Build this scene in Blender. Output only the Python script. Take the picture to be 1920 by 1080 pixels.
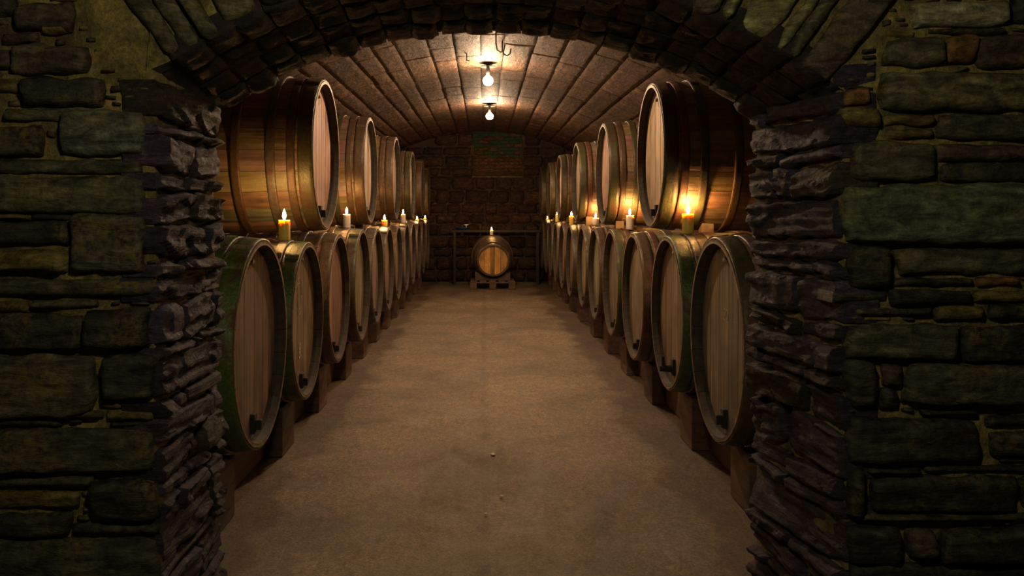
import bpy, bmesh, math, random
from math import sin, cos, pi, sqrt, radians
from mathutils import Vector, Matrix, noise

for o in list(bpy.data.objects): bpy.data.objects.remove(o)
scn = bpy.context.scene
COL = scn.collection
F, H, VX, VY = 1620.0, 1.5, 908.0, 396.0      # survey of the photograph: focal length, eye height, vanishing point

# ------------------------------------------------------------------ camera, world, light, exposure
cd = bpy.data.cameras.new('camera'); cam = bpy.data.objects.new('camera', cd); COL.objects.link(cam)
cam.location = (0, 0, H); cam.rotation_euler = (pi/2, 0, 0)
cd.sensor_width = 36; cd.lens = 36*F/1920
cd.shift_x = (960-VX)/1920; cd.shift_y = (VY-540)/1920
cd.clip_start = .05
scn.camera = cam
scn.view_settings.view_transform = 'Standard'; scn.view_settings.look = 'None'
scn.view_settings.gamma = 1; scn.view_settings.use_curve_mapping = False
scn.view_settings.exposure = 0.0
w = bpy.data.worlds.new('world'); scn.world = w; w.use_nodes = True
w.node_tree.nodes['Background'].inputs[0].default_value = (.80, .72, .60, 1)
w.node_tree.nodes['Background'].inputs[1].default_value = .012

LAMP = 1150.0          # radiance of the bulbs
CANDLE = 1300.0        # radiance of the flames
def point(name, loc, rad, power, color):
    l = bpy.data.lights.new(name, 'POINT'); l.shadow_soft_size = rad; l.energy = power; l.color = color
    o = bpy.data.objects.new(name, l); COL.objects.link(o); o.location = loc; return o
point('vestibule_lamp', (-.05, .9, 2.45), .10, 76, (1.0, .85, .55))

# ------------------------------------------------------------------ materials
def mat(name):
    m = bpy.data.materials.new(name); m.use_nodes = True
    nt = m.node_tree; nt.nodes.clear()
    out = nt.nodes.new('ShaderNodeOutputMaterial'); b = nt.nodes.new('ShaderNodeBsdfPrincipled')
    nt.links.new(b.outputs[0], out.inputs[0])
    return m, nt, b
class N:
    def __init__(s, nt): s.nt = nt; s.tc = nt.nodes.new('ShaderNodeTexCoord')
    def n(s, t, **k):
        x = s.nt.nodes.new(t)
        for a, v in k.items(): setattr(x, a, v)
        return x
    def l(s, a, b): s.nt.links.new(a, b)
    def mapping(s, scale, src='Object', rnd=True):
        mp = s.n('ShaderNodeMapping'); mp.inputs['Scale'].default_value = scale
        s.l(s.tc.outputs[src], mp.inputs[0])
        if rnd:
            oi = s.n('ShaderNodeObjectInfo'); mu = s.n('ShaderNodeMath', operation='MULTIPLY'); mu.inputs[1].default_value = 37.3
            s.l(oi.outputs['Random'], mu.inputs[0])
            cb = s.n('ShaderNodeCombineXYZ')
            for i in range(3): s.l(mu.outputs[0], cb.inputs[i])
            s.l(cb.outputs[0], mp.inputs['Location'])
        return mp.outputs[0]
    def noise(s, vec, scale, detail=6, rough=.6, dist=0):
        x = s.n('ShaderNodeTexNoise'); x.inputs['Scale'].default_value = scale; x.inputs['Detail'].default_value = detail
        x.inputs['Roughness'].default_value = rough; x.inputs['Distortion'].default_value = dist
        s.l(vec, x.inputs['Vector']); return x.outputs[0]
    def ramp(s, fac, stops):
        r = s.n('ShaderNodeValToRGB'); e = r.color_ramp.elements
        while len(e) < len(stops): e.new(.5)
        for i, (p, c) in enumerate(stops):
            e[i].position = p; e[i].color = (c if isinstance(c, tuple) else (c, c, c))+(1,)
        s.l(fac, r.inputs[0]); return r.outputs[0]
    def mix(s, a, b, fac, mode='MIX'):
        x = s.n('ShaderNodeMix', data_type='RGBA', blend_type=mode)
        if isinstance(fac, (int, float)): x.inputs[0].default_value = fac
        else: s.l(fac, x.inputs[0])
        for i, v in ((6, a), (7, b)):
            if isinstance(v, tuple): x.inputs[i].default_value = v+(1,)
            else: s.l(v, x.inputs[i])
        return x.outputs[2]
    def bump(s, bsdf, hts, dist=.01, strength=1):
        prev = None
        for h, d in hts:
            b = s.n('ShaderNodeBump'); b.inputs['Distance'].default_value = d; b.inputs['Strength'].default_value = strength
            s.l(h, b.inputs['Height'])
            if prev: s.l(prev, b.inputs['Normal'])
            prev = b.outputs[0]
        s.l(prev, bsdf.inputs['Normal'])
    def objcol(s): return s.n('ShaderNodeObjectInfo').outputs['Color']

def stone_mat(name, moss_col, moss_lo, moss_hi, rough=.5, stretch=(2, 2, 9), bump=.012):
    m, nt, b = mat(name); k = N(nt)
    v = k.mapping((1, 1, 1)); vs = k.mapping(stretch)
    strata = k.noise(vs, 4, 8, .65, .6)
    fine = k.noise(v, 45, 6, .7); big = k.noise(v, 5, 5, .6)
    c = k.mix(k.objcol(), k.ramp(strata, [(.32, .35), (.68, 1.7)]), 1, 'MULTIPLY')
    c = k.mix(c, k.ramp(fine, [(.3, .6), (.7, 1.4)]), 1, 'MULTIPLY')
    mott = k.noise(k.mapping((1.2, 1.2, 2.6)), 9, 7, .7, .8)
    c = k.mix(c, k.ramp(mott, [(.34, .40), (.52, .95), (.68, 1.9)]), 1, 'MULTIPLY')
    mossf = k.ramp(big, [(moss_lo, 0.0), (moss_hi, 1.0)])
    mossf2 = k.mix(mossf, k.ramp(fine, [(.42, 0.0), (.6, 1.0)]), 1, 'MULTIPLY')
    c = k.mix(c, moss_col, mossf2)
    k.l(c, b.inputs['Base Color'])
    k.l(k.ramp(fine, [(.3, rough-.15), (.7, rough+.25)]), b.inputs['Roughness'])
    b.inputs['Specular IOR Level'].default_value = .28
    k.bump(b, [(strata, bump), (fine, bump*.35)])
    return m
M = {}
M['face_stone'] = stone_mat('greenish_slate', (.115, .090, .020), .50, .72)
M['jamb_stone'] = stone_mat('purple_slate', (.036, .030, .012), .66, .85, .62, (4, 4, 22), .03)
M['soffit_stone'] = stone_mat('shaded_soot_stone', (.012, .007, .004), .5, .8, .7, (4, 4, 4), .02)  # sooty underside of the arch, its shade also put into the colour
M['vault_stone'] = stone_mat('vault_stone', (.030, .016, .010), .40, .62, .65, (5, 1.5, 5), .04)
M['back_stone'] = stone_mat('back_wall_stone', (.05, .03, .014), .45, .75, .8, (3, 3, 6), .03)

def mortar_mat(name, c0, c1, c2, scale=6, bump=.02):
    m, nt, b = mat(name); k = N(nt); v = k.mapping((1, 1, 1), 'Object', False)
    big = k.noise(v, scale, 8, .7, .5); fine = k.noise(v, 60, 6, .75)
    c = k.ramp(big, [(.32, c0), (.5, c1), (.7, c2)])
    c = k.mix(c, k.ramp(fine, [(.3, .4), (.7, 1.6)]), 1, 'MULTIPLY')
    k.l(c, b.inputs['Base Color']); b.inputs['Roughness'].default_value = .85
    k.bump(b, [(big, bump*2), (fine, bump*.7)]); return m
M['mortar'] = mortar_mat('mossy_mortar', (.022, .018, .008), (.16, .125, .030), (.36, .27, .075))
M['soffit'] = mortar_mat('shaded_soot_mortar', (.005, .003, .003), (.009, .006, .005), (.016, .010, .007))  # downward faces of the arch, darkened with painted shade beyond the soot
M['back'] = mortar_mat('back_mortar', (.03, .018, .010), (.06, .036, .020), (.10, .06, .03), 3, .03)
M['vault'] = mortar_mat('vault_mortar', (.03, .018, .012), (.05, .03, .02), (.08, .05, .03))

def wood_mat(name, stretch, rough, dark=.35, contrast=1.0, stain=True, bumpd=.004):
    m, nt, b = mat(name); k = N(nt)
    g = k.noise(k.mapping(stretch), 1, 9, .65, .35)
    blot = k.noise(k.mapping((1, 1, 1)), 4.5, 6, .6, .4)
    fine = k.noise(k.mapping((1, 1, 1)), 90, 3, .7)
    c = k.mix(k.objcol(), k.ramp(g, [(.28, dark), (.5, .95), (.72, 1.55)]), contrast, 'MULTIPLY')
    c = k.mix(c, k.ramp(blot, [(.3, .45), (.55, 1.0), (.75, 1.35)]), .85, 'MULTIPLY')
    oi = k.n('ShaderNodeObjectInfo')
    c = k.mix(c, k.ramp(oi.outputs['Random'], [(0.0, .78), (1.0, 1.22)]), 1, 'MULTIPLY')
    k.l(c, b.inputs['Base Color'])
    k.l(k.ramp(blot, [(.3, rough-.12), (.7, rough+.2)]), b.inputs['Roughness'])
    k.bump(b, [(g, bumpd), (fine, bumpd*.4)]); return m
M['stave'] = wood_mat('cask_stave_oak', (1.6, 26, 26), .48)
M['head'] = wood_mat('cask_head_oak', (30, 34, 1.3), .62, .28, 1.0)
M['beam'] = wood_mat('sleeper_timber', (10, 2, 22), .75)
def hoop_mat():
    m, nt, b = mat('painted_iron_hoop'); k = N(nt)
    v = k.mapping((1, 1, 1)); r = k.noise(v, 7, 8, .7, .5); f = k.noise(v, 70, 4, .7)
    rust = k.mix((.10, .032, .012), (.035, .022, .016), k.ramp(f, [(.4, 0.0), (.6, 1.0)]))
    c = k.mix(k.objcol(), rust, k.ramp(r, [(.47, 0.0), (.62, 1.0)]))
    c = k.mix(c, k.ramp(f, [(.3, .6), (.7, 1.35)]), 1, 'MULTIPLY')
    k.l(c, b.inputs['Base Color']); b.inputs['Metallic'].default_value = .25
    k.l(k.ramp(r, [(.4, .34), (.65, .7)]), b.inputs['Roughness'])
    k.bump(b, [(r, .004), (f, .0025)]); return m
M['hoop'] = hoop_mat()

def floor_mat():
    m, nt, b = mat('worn_concrete'); k = N(nt); v = k.mapping((1, 1, 1), 'Object', False)
    big = k.noise(v, 1.1, 7, .6, .8); mid = k.noise(k.mapping((1, .6, 1), 'Object', False), 5, 8, .7, .3); fine = k.noise(v, 80, 5, .75)
    c = k.ramp(big, [(.3, (.105, .076, .046)), (.5, (.175, .130, .082)), (.72, (.24, .180, .115))])
    c = k.mix(c, k.ramp(mid, [(.3, .62), (.7, 1.3)]), 1, 'MULTIPLY')
    c = k.mix(c, k.ramp(fine, [(.36, .45), (.64, 1.55)]), 1, 'MULTIPLY')
    c = k.mix(c, k.ramp(k.noise(k.mapping((1, .5, 1), 'Object', False), 24, 6, .75), [(.36, .70), (.64, 1.28)]), 1, 'MULTIPLY')
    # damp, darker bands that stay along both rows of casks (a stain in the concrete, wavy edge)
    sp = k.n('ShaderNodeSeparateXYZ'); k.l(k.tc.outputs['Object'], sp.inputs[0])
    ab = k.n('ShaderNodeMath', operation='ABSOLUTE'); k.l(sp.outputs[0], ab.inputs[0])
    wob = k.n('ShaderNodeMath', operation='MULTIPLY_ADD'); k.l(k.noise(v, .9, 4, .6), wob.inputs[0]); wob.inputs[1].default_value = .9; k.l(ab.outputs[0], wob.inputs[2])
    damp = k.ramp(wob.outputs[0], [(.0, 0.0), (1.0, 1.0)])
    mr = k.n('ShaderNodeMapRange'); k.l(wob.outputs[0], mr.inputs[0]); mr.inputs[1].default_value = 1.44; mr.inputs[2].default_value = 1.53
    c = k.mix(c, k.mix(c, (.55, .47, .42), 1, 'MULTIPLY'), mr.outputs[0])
    # the dark seam down the middle of the slab
    sx = k.n('ShaderNodeMath', operation='MULTIPLY_ADD'); k.l(k.noise(v, 2.5, 5, .6), sx.inputs[0]); sx.inputs[1].default_value = .10; k.l(sp.outputs[0], sx.inputs[2])
    sa = k.n('ShaderNodeMath', operation='SUBTRACT'); k.l(sx.outputs[0], sa.inputs[0]); sa.inputs[1].default_value = .045
    sb_ = k.n('ShaderNodeMath', operation='ABSOLUTE'); k.l(sa.outputs[0], sb_.inputs[0])
    sm = k.n('ShaderNodeMapRange'); k.l(sb_.outputs[0], sm.inputs[0]); sm.inputs[1].default_value = .05; sm.inputs[2].default_value = .0
    c = k.mix(c, k.mix(c, (.66, .62, .60), 1, 'MULTIPLY'), k.mix(sm.outputs[0], k.ramp(k.noise(v, 3, 6, .7), [(.42, 0.0), (.58, 1.0)]), 1, 'MULTIPLY'))
    c = k.mix(c, (.06, .042, .026), k.ramp(k.noise(k.mapping((.8, 2.2, 1), 'Object', False), 2.2, 8, .72, 1.0), [(.60, 0.0), (.70, .6)]))
    # greenish tint, stronger towards the doorway
    mr2 = k.n('ShaderNodeMapRange'); k.l(sp.outputs[1], mr2.inputs[0]); mr2.inputs[1].default_value = 4.6; mr2.inputs[2].default_value = 2.6
    near_tint = k.mix(mr2.outputs[0], k.ramp(k.noise(v, 2, 5, .6), [(.35, 0.0), (.6, 1.0)]), 1, 'MULTIPLY')
    c = k.mix(c, (.105, .100, .028), k.mix(near_tint, (.75, .75, .75), 1, 'MULTIPLY'))
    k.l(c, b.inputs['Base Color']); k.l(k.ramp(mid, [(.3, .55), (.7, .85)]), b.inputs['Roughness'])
    k.bump(b, [(mid, .008), (fine, .004)]); return m
M['floor'] = floor_mat()
def plain(name, col, rough=.6, metal=0, nz=30, amp=.3, bumpd=.002):
    m, nt, b = mat(name); k = N(nt); v = k.mapping((1, 1, 1)); f = k.noise(v, nz, 5, .6)
    c = k.mix(col, k.ramp(f, [(.3, 1-amp), (.7, 1+amp)]), 1, 'MULTIPLY')
    k.l(c, b.inputs['Base Color']); b.inputs['Roughness'].default_value = rough; b.inputs['Metallic'].default_value = metal
    k.bump(b, [(f, bumpd)]); return m
M['chime_dark'] = plain('shaded_grimy_oak', (.034, .026, .015), .8, 0, 22, .5)  # inner lip of the chime: its shade put into the colour, with grime
M['black_iron'] = plain('black_iron', (.02, .018, .016), .5, .6)
M['dark_wood'] = plain('dark_wet_oak', (.010, .007, .005), .8)
M['carve'] = plain('scratched_pale_oak', (.34, .27, .19), .8)
M['enamel'] = plain('white_enamel', (.6, .56, .5), .3)
M['blue'] = plain('blue_plastic', (.01, .05, .16), .4)
M['paper'] = plain('torn_paper', (.55, .52, .46), .9)
M['wick'] = plain('charred_wick', (.01, .008, .006), .9)
M['green_moss'] = plain('green_moss', (.010, .040, .016), .9, 0, 60, .6, .01)
def wax(name, col):
    m, nt, b = mat(name); k = N(nt); v = k.mapping((1, 1, 1)); f = k.noise(v, 14, 3, .5)
    k.l(k.mix(col, k.ramp(f, [(.3, .9), (.7, 1.05)]), 1, 'MULTIPLY'), b.inputs['Base Color'])
    b.inputs['Roughness'].default_value = .35
    b.inputs['Subsurface Weight'].default_value = 1; b.inputs['Subsurface Radius'].default_value = (1, .75, .35); b.inputs['Subsurface Scale'].default_value = .02
    return m
M['wax_yellow'] = wax('yellow_wax', (.85, .68, .16)); M['wax_white'] = wax('white_wax', (.85, .76, .62))
def emit(name, col, s):
    m = bpy.data.materials.new(name); m.use_nodes = True; nt = m.node_tree; nt.nodes.clear()
    o = nt.nodes.new('ShaderNodeOutputMaterial'); e = nt.nodes.new('ShaderNodeEmission')
    e.inputs[0].default_value = col+(1,); e.inputs[1].default_value = s; nt.links.new(e.outputs[0], o.inputs[0]); return m
M['bulb'] = emit('glowing_bulb', (1.0, .66, .39), LAMP)
M['flame'] = emit('candle_flame', (1.0, .50, .15), CANDLE)

# ------------------------------------------------------------------ helpers
def tag(o, label=None, cat=None, group=None, kind=None):
    if label: o['label'] = label
    if cat: o['category'] = cat
    if group: o['group'] = group
    if kind: o['kind'] = kind
    return o
def thing(name, label, cat, loc, rz=0, group=None):
    o = bpy.data.objects.new(name, None); COL.objects.link(o); o.location = loc; o.rotation_euler = (0, 0, rz)
    o.empty_display_size = .1
    return tag(o, label, cat, group)
def link(name, me, m, parent=None, color=None):
    o = bpy.data.objects.new(name, me); COL.objects.link(o)
    if m is not None and not me.materials: me.materials.append(m)
    if parent is not None: o.parent = parent
    if color: o.color = tuple(color)+(1,)
    return o
def mesh(name, verts, faces, smooth=False):
    me = bpy.data.meshes.new(name); me.from_pydata([tuple(v) for v in verts], [], faces); me.update()
    if smooth: me.shade_smooth()
    return me
def kids(o): return [c for c in KIDS.get(o.name, [])]
KIDS = {}
def part(o, p):
    KIDS.setdefault(p.name, []).append(o); return o
def bm_mesh(name, bm, smooth=False):
    bmesh.ops.recalc_face_normals(bm, faces=bm.faces)
    me = bpy.data.meshes.new(name); bm.to_mesh(me); bm.free()
    if smooth: me.shade_smooth()
    return me
def box_bm(bm, lo, hi, bev=.004):
    r = bmesh.ops.create_cube(bm, size=1); vs = r['verts']
    c = [(a+b)/2 for a, b in zip(lo, hi)]; s = [b-a for a, b in zip(lo, hi)]
    for v in vs: v.co = Vector([v.co[i]*s[i]+c[i] for i in range(3)])
    if bev:
        es = list({e for v in vs for e in v.link_edges})
        bmesh.ops.bevel(bm, geom=es, offset=bev, segments=2, profile=.6, affect='EDGES')
def box(name, lo, hi, m, parent=None, bev=.004, color=None, wob=0, seed=0):
    bm = bmesh.new(); box_bm(bm, lo, hi, bev)
    if wob:
        for v in bm.verts: v.co += noise.noise_vector(v.co*3+Vector((seed*3.1, 0, 0)))*wob
    return link(name, bm_mesh(name, bm), m, parent, color)
def lathe_me(name, prof, seg=32, axis='Z', smooth=True, closed=False):
    vs = []; fs = []; n = len(prof)
    for i in range(seg):
        a = 2*pi*i/seg
        for (r, h) in prof:
            vs.append((r*cos(a), r*sin(a), h) if axis == 'Z' else (h, r*cos(a), r*sin(a)))
    for i in range(seg):
        j = (i+1) % seg
        for k in range(n if closed else n-1):
            q = (k+1) % n
            fs.append((i*n+k, j*n+k, j*n+q, i*n+q))
    me = mesh(name, vs, fs)
    bm = bmesh.new(); bm.from_mesh(me); bmesh.ops.remove_doubles(bm, verts=bm.verts, dist=1e-6)
    bmesh.ops.recalc_face_normals(bm, faces=bm.faces); bm.to_mesh(me); bm.free()
    if smooth:
        me.shade_smooth()
    return me
def tube_me(name, pts, r, seg=8):
    vs = []; fs = []; pts = [Vector(p) for p in pts]
    for i, p in enumerate(pts):
        t = (pts[min(i+1, len(pts)-1)]-pts[max(i-1, 0)]).normalized()
        u = t.orthogonal().normalized(); q = t.cross(u)
        if i and (u.dot(pu) < .5):
            u = (pu-t*pu.dot(t)).normalized(); q = t.cross(u)
        pu = u
        for k in range(seg):
            a = 2*pi*k/seg; vs.append(p+u*cos(a)*r+q*sin(a)*r)
    for i in range(len(pts)-1):
        for k in range(seg):
            l = (k+1) % seg; fs.append((i*seg+k, i*seg+l, (i+1)*seg+l, (i+1)*seg+k))
    fs.append(tuple(range(seg))[::-1]); fs.append(tuple(range((len(pts)-1)*seg, len(pts)*seg)))
    return mesh(name, vs, fs, True)
def px(x, y, Y):                                     # a point of the photograph on the wall plane at depth Y
    return Vector(((x-VX)*Y/F, Y, H-(y-VY)*Y/F))
def pxplane(x, y, p0, n):                            # ... on any plane
    d = Vector(((x-VX)/F, 1, -(y-VY)/F)); e = Vector((0, 0, H))
    return e+d*((p0-e).dot(n)/d.dot(n))

def warped(name, fn, nu, nv, nw, m, amp=.012, freq=7, seed=0, parent=None):
    """closed block with parameters (a,b,c) in 0..1 mapped by fn, surface roughened by noise"""
    idx = {}; vs = []; fs = []
    def vid(i, j, k):
        if (i, j, k) not in idx:
            p = Vector(fn(i/nu, j/nv, k/nw))
            p += noise.noise_vector(p*freq+Vector((seed*7.7, 0, 0)))*amp + noise.noise_vector(p*freq*3.1)*amp*.5
            idx[i, j, k] = len(vs); vs.append(p)
        return idx[i, j, k]
    for k in (0, nw):
        for i in range(nu):
            for j in range(nv): fs.append((vid(i, j, k), vid(i+1, j, k), vid(i+1, j+1, k), vid(i, j+1, k)))
    for j in (0, nv):
        for i in range(nu):
            for k in range(nw): fs.append((vid(i, j, k), vid(i+1, j, k), vid(i+1, j, k+1), vid(i, j, k+1)))
    for i in (0, nu):
        for j in range(nv):
            for k in range(nw): fs.append((vid(i, j, k), vid(i, j+1, k), vid(i, j+1, k+1), vid(i, j, k+1)))
    me = mesh(name, vs, fs); bm = bmesh.new(); bm.from_mesh(me); bmesh.ops.recalc_face_normals(bm, faces=bm.faces); bm.to_mesh(me); bm.free()
    return link(name, me, m, parent)

def stone(parent, corners, nrm, prot, depth, m, color, res=.014, amp=.010, strat=.006, rnd=None, name='stone', edge=.010, flat=False, er=.016, rnd_corner=1):
    """one block: quad outline (bl, br, tr, tl), face pushed out along nrm, rough split surface, rounded arrises"""
    rd = rnd or random
    bl, br, tr, tl = [Vector(c) for c in corners]; nrm = Vector(nrm).normalized()
    W = ((br-bl).length+(tr-tl).length)/2; Hh = ((tl-bl).length+(tr-br).length)/2
    nu = max(3, min(60, int(W/res))); nv = max(3, min(40, int(Hh/res)))
    U = (br-bl).normalized(); V = nrm.cross(U).normalized()
    if V.dot(tl-bl) < 0: V = -V
    kx = rd.uniform(.02, .10)*min(1, Hh/W*1.5)*rnd_corner; ky = rd.uniform(.04, .16)*rnd_corner
    off = Vector((rd.uniform(0, 50), rd.uniform(0, 50), rd.uniform(0, 50)))
    tilt = rd.uniform(-.5, .5)*amp; tilt2 = rd.uniform(-.8, .8)*amp
    vs = []; fs = []
    er = min(er, Hh*.22)
    for j in range(nv+1):
        for i in range(nu+1):
            a = 2*i/nu-1; b = 2*j/nv-1
            a2 = a*(1-kx*b*b); b2 = b*(1-ky*a*a*a*a)
            s = (a2+1)/2; t = (b2+1)/2
            p = (bl*(1-s)+br*s)*(1-t)+(tl*(1-s)+tr*s)*t
            q = p+off
            ew = max(abs(a), abs(b))**4
            nv3 = noise.noise_vector(q*14)
            p = p+(U*nv3.x+V*nv3.y)*edge*ew
            dx = (1-abs(a))*W/2; dy = (1-abs(b))*Hh/2; de = min(dx, dy)
            rr = 1 if de >= er else sqrt(max(0, 1-(1-de/er)**2))
            hh = prot*(.35+.65*rr)
            if not flat:
                st = noise.noise(Vector((q.dot(U)*4, q.dot(V)*34, 1.3)))
                lg = noise.noise(q*5); md = noise.noise(q*15+off)
                step = math.floor((q.dot(V)*22+noise.noise(q*6)*2.2)) 
                sp = noise.noise(Vector((step*1.73, q.dot(U)*1.5, .5)))
                hh += (lg*amp+md*amp*.5+st*strat+sp*strat*1.1+tilt*a+tilt2*b)*(.3+.7*rr)
            vs.append(p+nrm*hh)
    for j in range(nv):
        for i in range(nu):
            q = j*(nu+1)+i; fs.append((q, q+1, q+nu+2, q+nu+1))
    ring = [i for i in range(nu+1)]+[(j)*(nu+1)+nu for j in range(1, nv+1)]+[nv*(nu+1)+i for i in range(nu-1, -1, -1)]+[j*(nu+1) for j in range(nv-1, 0, -1)]
    base = len(vs)
    for r_ in ring: vs.append(vs[r_]-nrm*(depth+prot*.35))
    L = len(ring)
    for q in range(L): fs.append((ring[(q+1) % L], ring[q], base+q, base+(q+1) % L))
    fs.append(tuple(base+q for q in range(L))[::-1])
    if U.cross(V).dot(nrm) < 0: fs = [f[::-1] for f in fs]
    # centre the origin on the block
    c = sum((Vector(v) for v in vs), Vector())/len(vs)
    me = mesh(name, [v-c for v in vs], fs)
    for k, pl in enumerate(me.polygons): pl.use_smooth = k < nu*nv
    o = link(name, me, m, parent, color); o.location = c
    return o

# ------------------------------------------------------------------ floor, side walls, vault, back wall
def grid_floor():
    xs = [-3.4+i*.2 for i in range(35)]; ys = [-3.0+i*.25 for i in range(88)]
    vs = [(x, y, -.004+.004*noise.noise(Vector((x*1.5, y*1.5, 0)))) for y in ys for x in xs]
    n = len(xs); fs = [(j*n+i, j*n+i+1, (j+1)*n+i+1, (j+1)*n+i) for j in range(len(ys)-1) for i in range(n-1)]
    return link('floor', mesh('floor', vs, fs, True), M['floor'])
tag(grid_floor(), kind='structure')
BACK = 18.35
def vz(x): return -1.1+sqrt(4.3**2-x*x)
tag(warped('wall_left', lambda a, b, c: (-2.75+a*.25, 3.4+b*15.2, c*2.5), 1, 40, 12, M['back'], .03, 4), kind='structure')
tag(warped('wall_right', lambda a, b, c: (2.55+a*.25, 3.4+b*15.2, c*2.5), 1, 40, 12, M['back'], .03, 4, 3), kind='structure')
ceil = tag(warped('ceiling', lambda a, b, c: (-2.7+a*5.4, 3.45+b*15.1, vz(-2.7+a*5.4)+.016+c*.25), 40, 60, 1, M['vault'], .008, 5), kind='structure')
rd = random.Random(11)
vw = 2*math.asin(2.6/4.3)
a0 = -vw/2; nb = 0
while a0 < vw/2-.02:
    a1 = min(a0+rd.uniform(.17, .36)/4.3, vw/2)
    y = 3.47-rd.uniform(0, .6)
    while y < BACK-.1:
        ln = rd.uniform(.55, 1.7); y1 = min(y+ln, BACK+.05)
        if y1-y > .15 and y1 > 3.6:
            op = rd.random() < .25           # a few joints have lost their mortar
            g = .0022 if op else -.0002; gy = .006 if rd.random() < .45 else -.001
            ys0 = max(y, 3.47)+gy; ys1 = y1-gy
            P = lambda a, yy: Vector((4.3*sin(a), yy, -1.1+4.3*cos(a)))
            am = (a0+a1)/2; j0 = rd.uniform(0, .0012) if op else 0; j1 = rd.uniform(-.0012, 0) if op else 0
            t = rd.uniform(.75, 1.25); col = (.092*t, .050*t*rd.uniform(.92, 1.05), .028*t*rd.uniform(.85, 1.1))
            stone(ceil, (P(a0+g+j0, ys0), P(a1-g+j1, ys0), P(a1-g-j1, ys1), P(a0+g-j0, ys1)), (-sin(am), 0, -cos(am)), rd.uniform(.002, .005), .02, M['vault_stone'], col, .05, .005, .001, rd, edge=0, er=.004, rnd_corner=.12); nb += 1
        y = y1
    a0 = a1
wb = tag(warped('wall_back', lambda a, b, c: (-2.75+a*5.55, BACK+.12+b*.3, c*3.45), 50, 1, 34, M['back'], .02, 4), kind='structure')
rd = random.Random(5)
z = .0
nx0, nx1, nz0, nz1 = (888-VX)*BACK/F, (980-VX)*BACK/F, H-(329-VY)*BACK/F, H-(246-VY)*BACK/F
while z < 3.2:
    hgt = rd.uniform(.17, .30)
    if z < nz0 < z+hgt+.08: hgt = nz0-z
    x = -2.5-rd.uniform(0, .3)
    while x < 2.55:
        wd = rd.uniform(.25, .62); x1 = x+wd
        zm = z+hgt/2
        segs = [(x, x1)]
        if zm > nz0 and zm < nz1+.2:
            segs = [s for s in ((x, min(x1, nx0)), (max(x, nx1), x1)) if s[1]-s[0] > .07]
        for s0, s1 in segs:
            t = rd.uniform(.5, 1.2)
            c = (.046*t, .026*t*rd.uniform(.85, 1.1), .016*t*rd.uniform(.8, 1.2))
            g = rd.uniform(.008, .02)
            if z+hgt < vz(max(abs(s0), abs(s1)))+.25 or z < 2.0:
                stone(wb, ((s0+g, BACK+.1, z+g), (s1-g, BACK+.1, z+g), (s1-g, BACK+.1, z+hgt-g), (s0+g, BACK+.1, z+hgt-g)), (0, -1, 0), rd.uniform(.06, .12), .03, M['back_stone'], c, .05, .025, .008, rd, edge=.03)
        x = x1
    z += hgt
# blocked opening: brick infill, mossy on top
row = 0; z = nz0+.005
while z < nz1+.06:
    x = nx0-(.11 if row % 2 else 0)
    while x < nx1:
        s0, s1 = max(x, nx0)+.005, min(x+.22, nx1)-.005
        if s1-s0 > .04:
            top = z > nz0+.50
            c = (.012, .05, .02) if ((top or z > nz0+.38 and rd.random() < .4) and rd.random() < .8) else (.085*rd.uniform(.7, 1.3), .042, .024)
            stone(wb, ((s0, BACK+.11, z), (s1, BACK+.11, z), (s1, BACK+.11, z+.068), (s0, BACK+.11, z+.068)), (0, -1, 0), .012, .03, M['green_moss'] if c[1] == .05 else M['back_stone'], c, .04, .003, .002, rd, name='brick', edge=.004)
        x += .22
    z += .076; row += 1
stone(wb, ((nx0-.05, BACK+.1, nz0-.05), (nx1+.05, BACK+.1, nz0-.05), (nx1+.05, BACK+.1, nz0), (nx0-.05, BACK+.1, nz0)), (0, -1, 0), .16, .03, M['back_stone'], (.12, .09, .06), .05, .006, .004, rd, name='sill')

# ------------------------------------------------------------------ front wall with the arched doorway
YN, YF = 2.8, 3.45
def jl(Y): return -1.050+.006*(Y-YN)/.65
def jr(Y): return 1.153-.095*(Y-YN)/.65
def archz(x, Y): return .29+sqrt(3.61-x*x)+.08*(YF-Y)/.65
SET = .030
def pl(a, b, c):
    Y = YN+SET+b*(YF-YN-SET); x1 = jl(Y)-SET; return (-3.3+a*(x1+3.3), Y, c*3.4)
def pr(a, b, c):
    Y = YN+SET+b*(YF-YN-SET); x0 = jr(Y)+SET; return (x0+a*(3.4-x0), Y, c*3.4)
def pa(a, b, c):
    Y = YN+SET+b*(YF-YN-SET); x0 = jl(Y)-SET-.02; x1 = jr(Y)+SET+.02; x = x0+a*(x1-x0); zb = archz(x, Y)+.035
    return (x, Y, zb+c*(3.4-zb))
wl = tag(warped('wall_front_left', pl, 90, 14, 130, M['mortar'], .016, 9, 1), kind='structure')
wr = tag(warped('wall_front_right', pr, 90, 14, 130, M['mortar'], .016, 9, 2), kind='structure')
wa = tag(warped('wall_front_arch', pa, 110, 22, 36, M['mortar'], .014, 9, 4), kind='structure')
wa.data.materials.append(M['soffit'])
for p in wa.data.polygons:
    if p.normal.z < -.45 : p.material_index = 1

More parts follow.
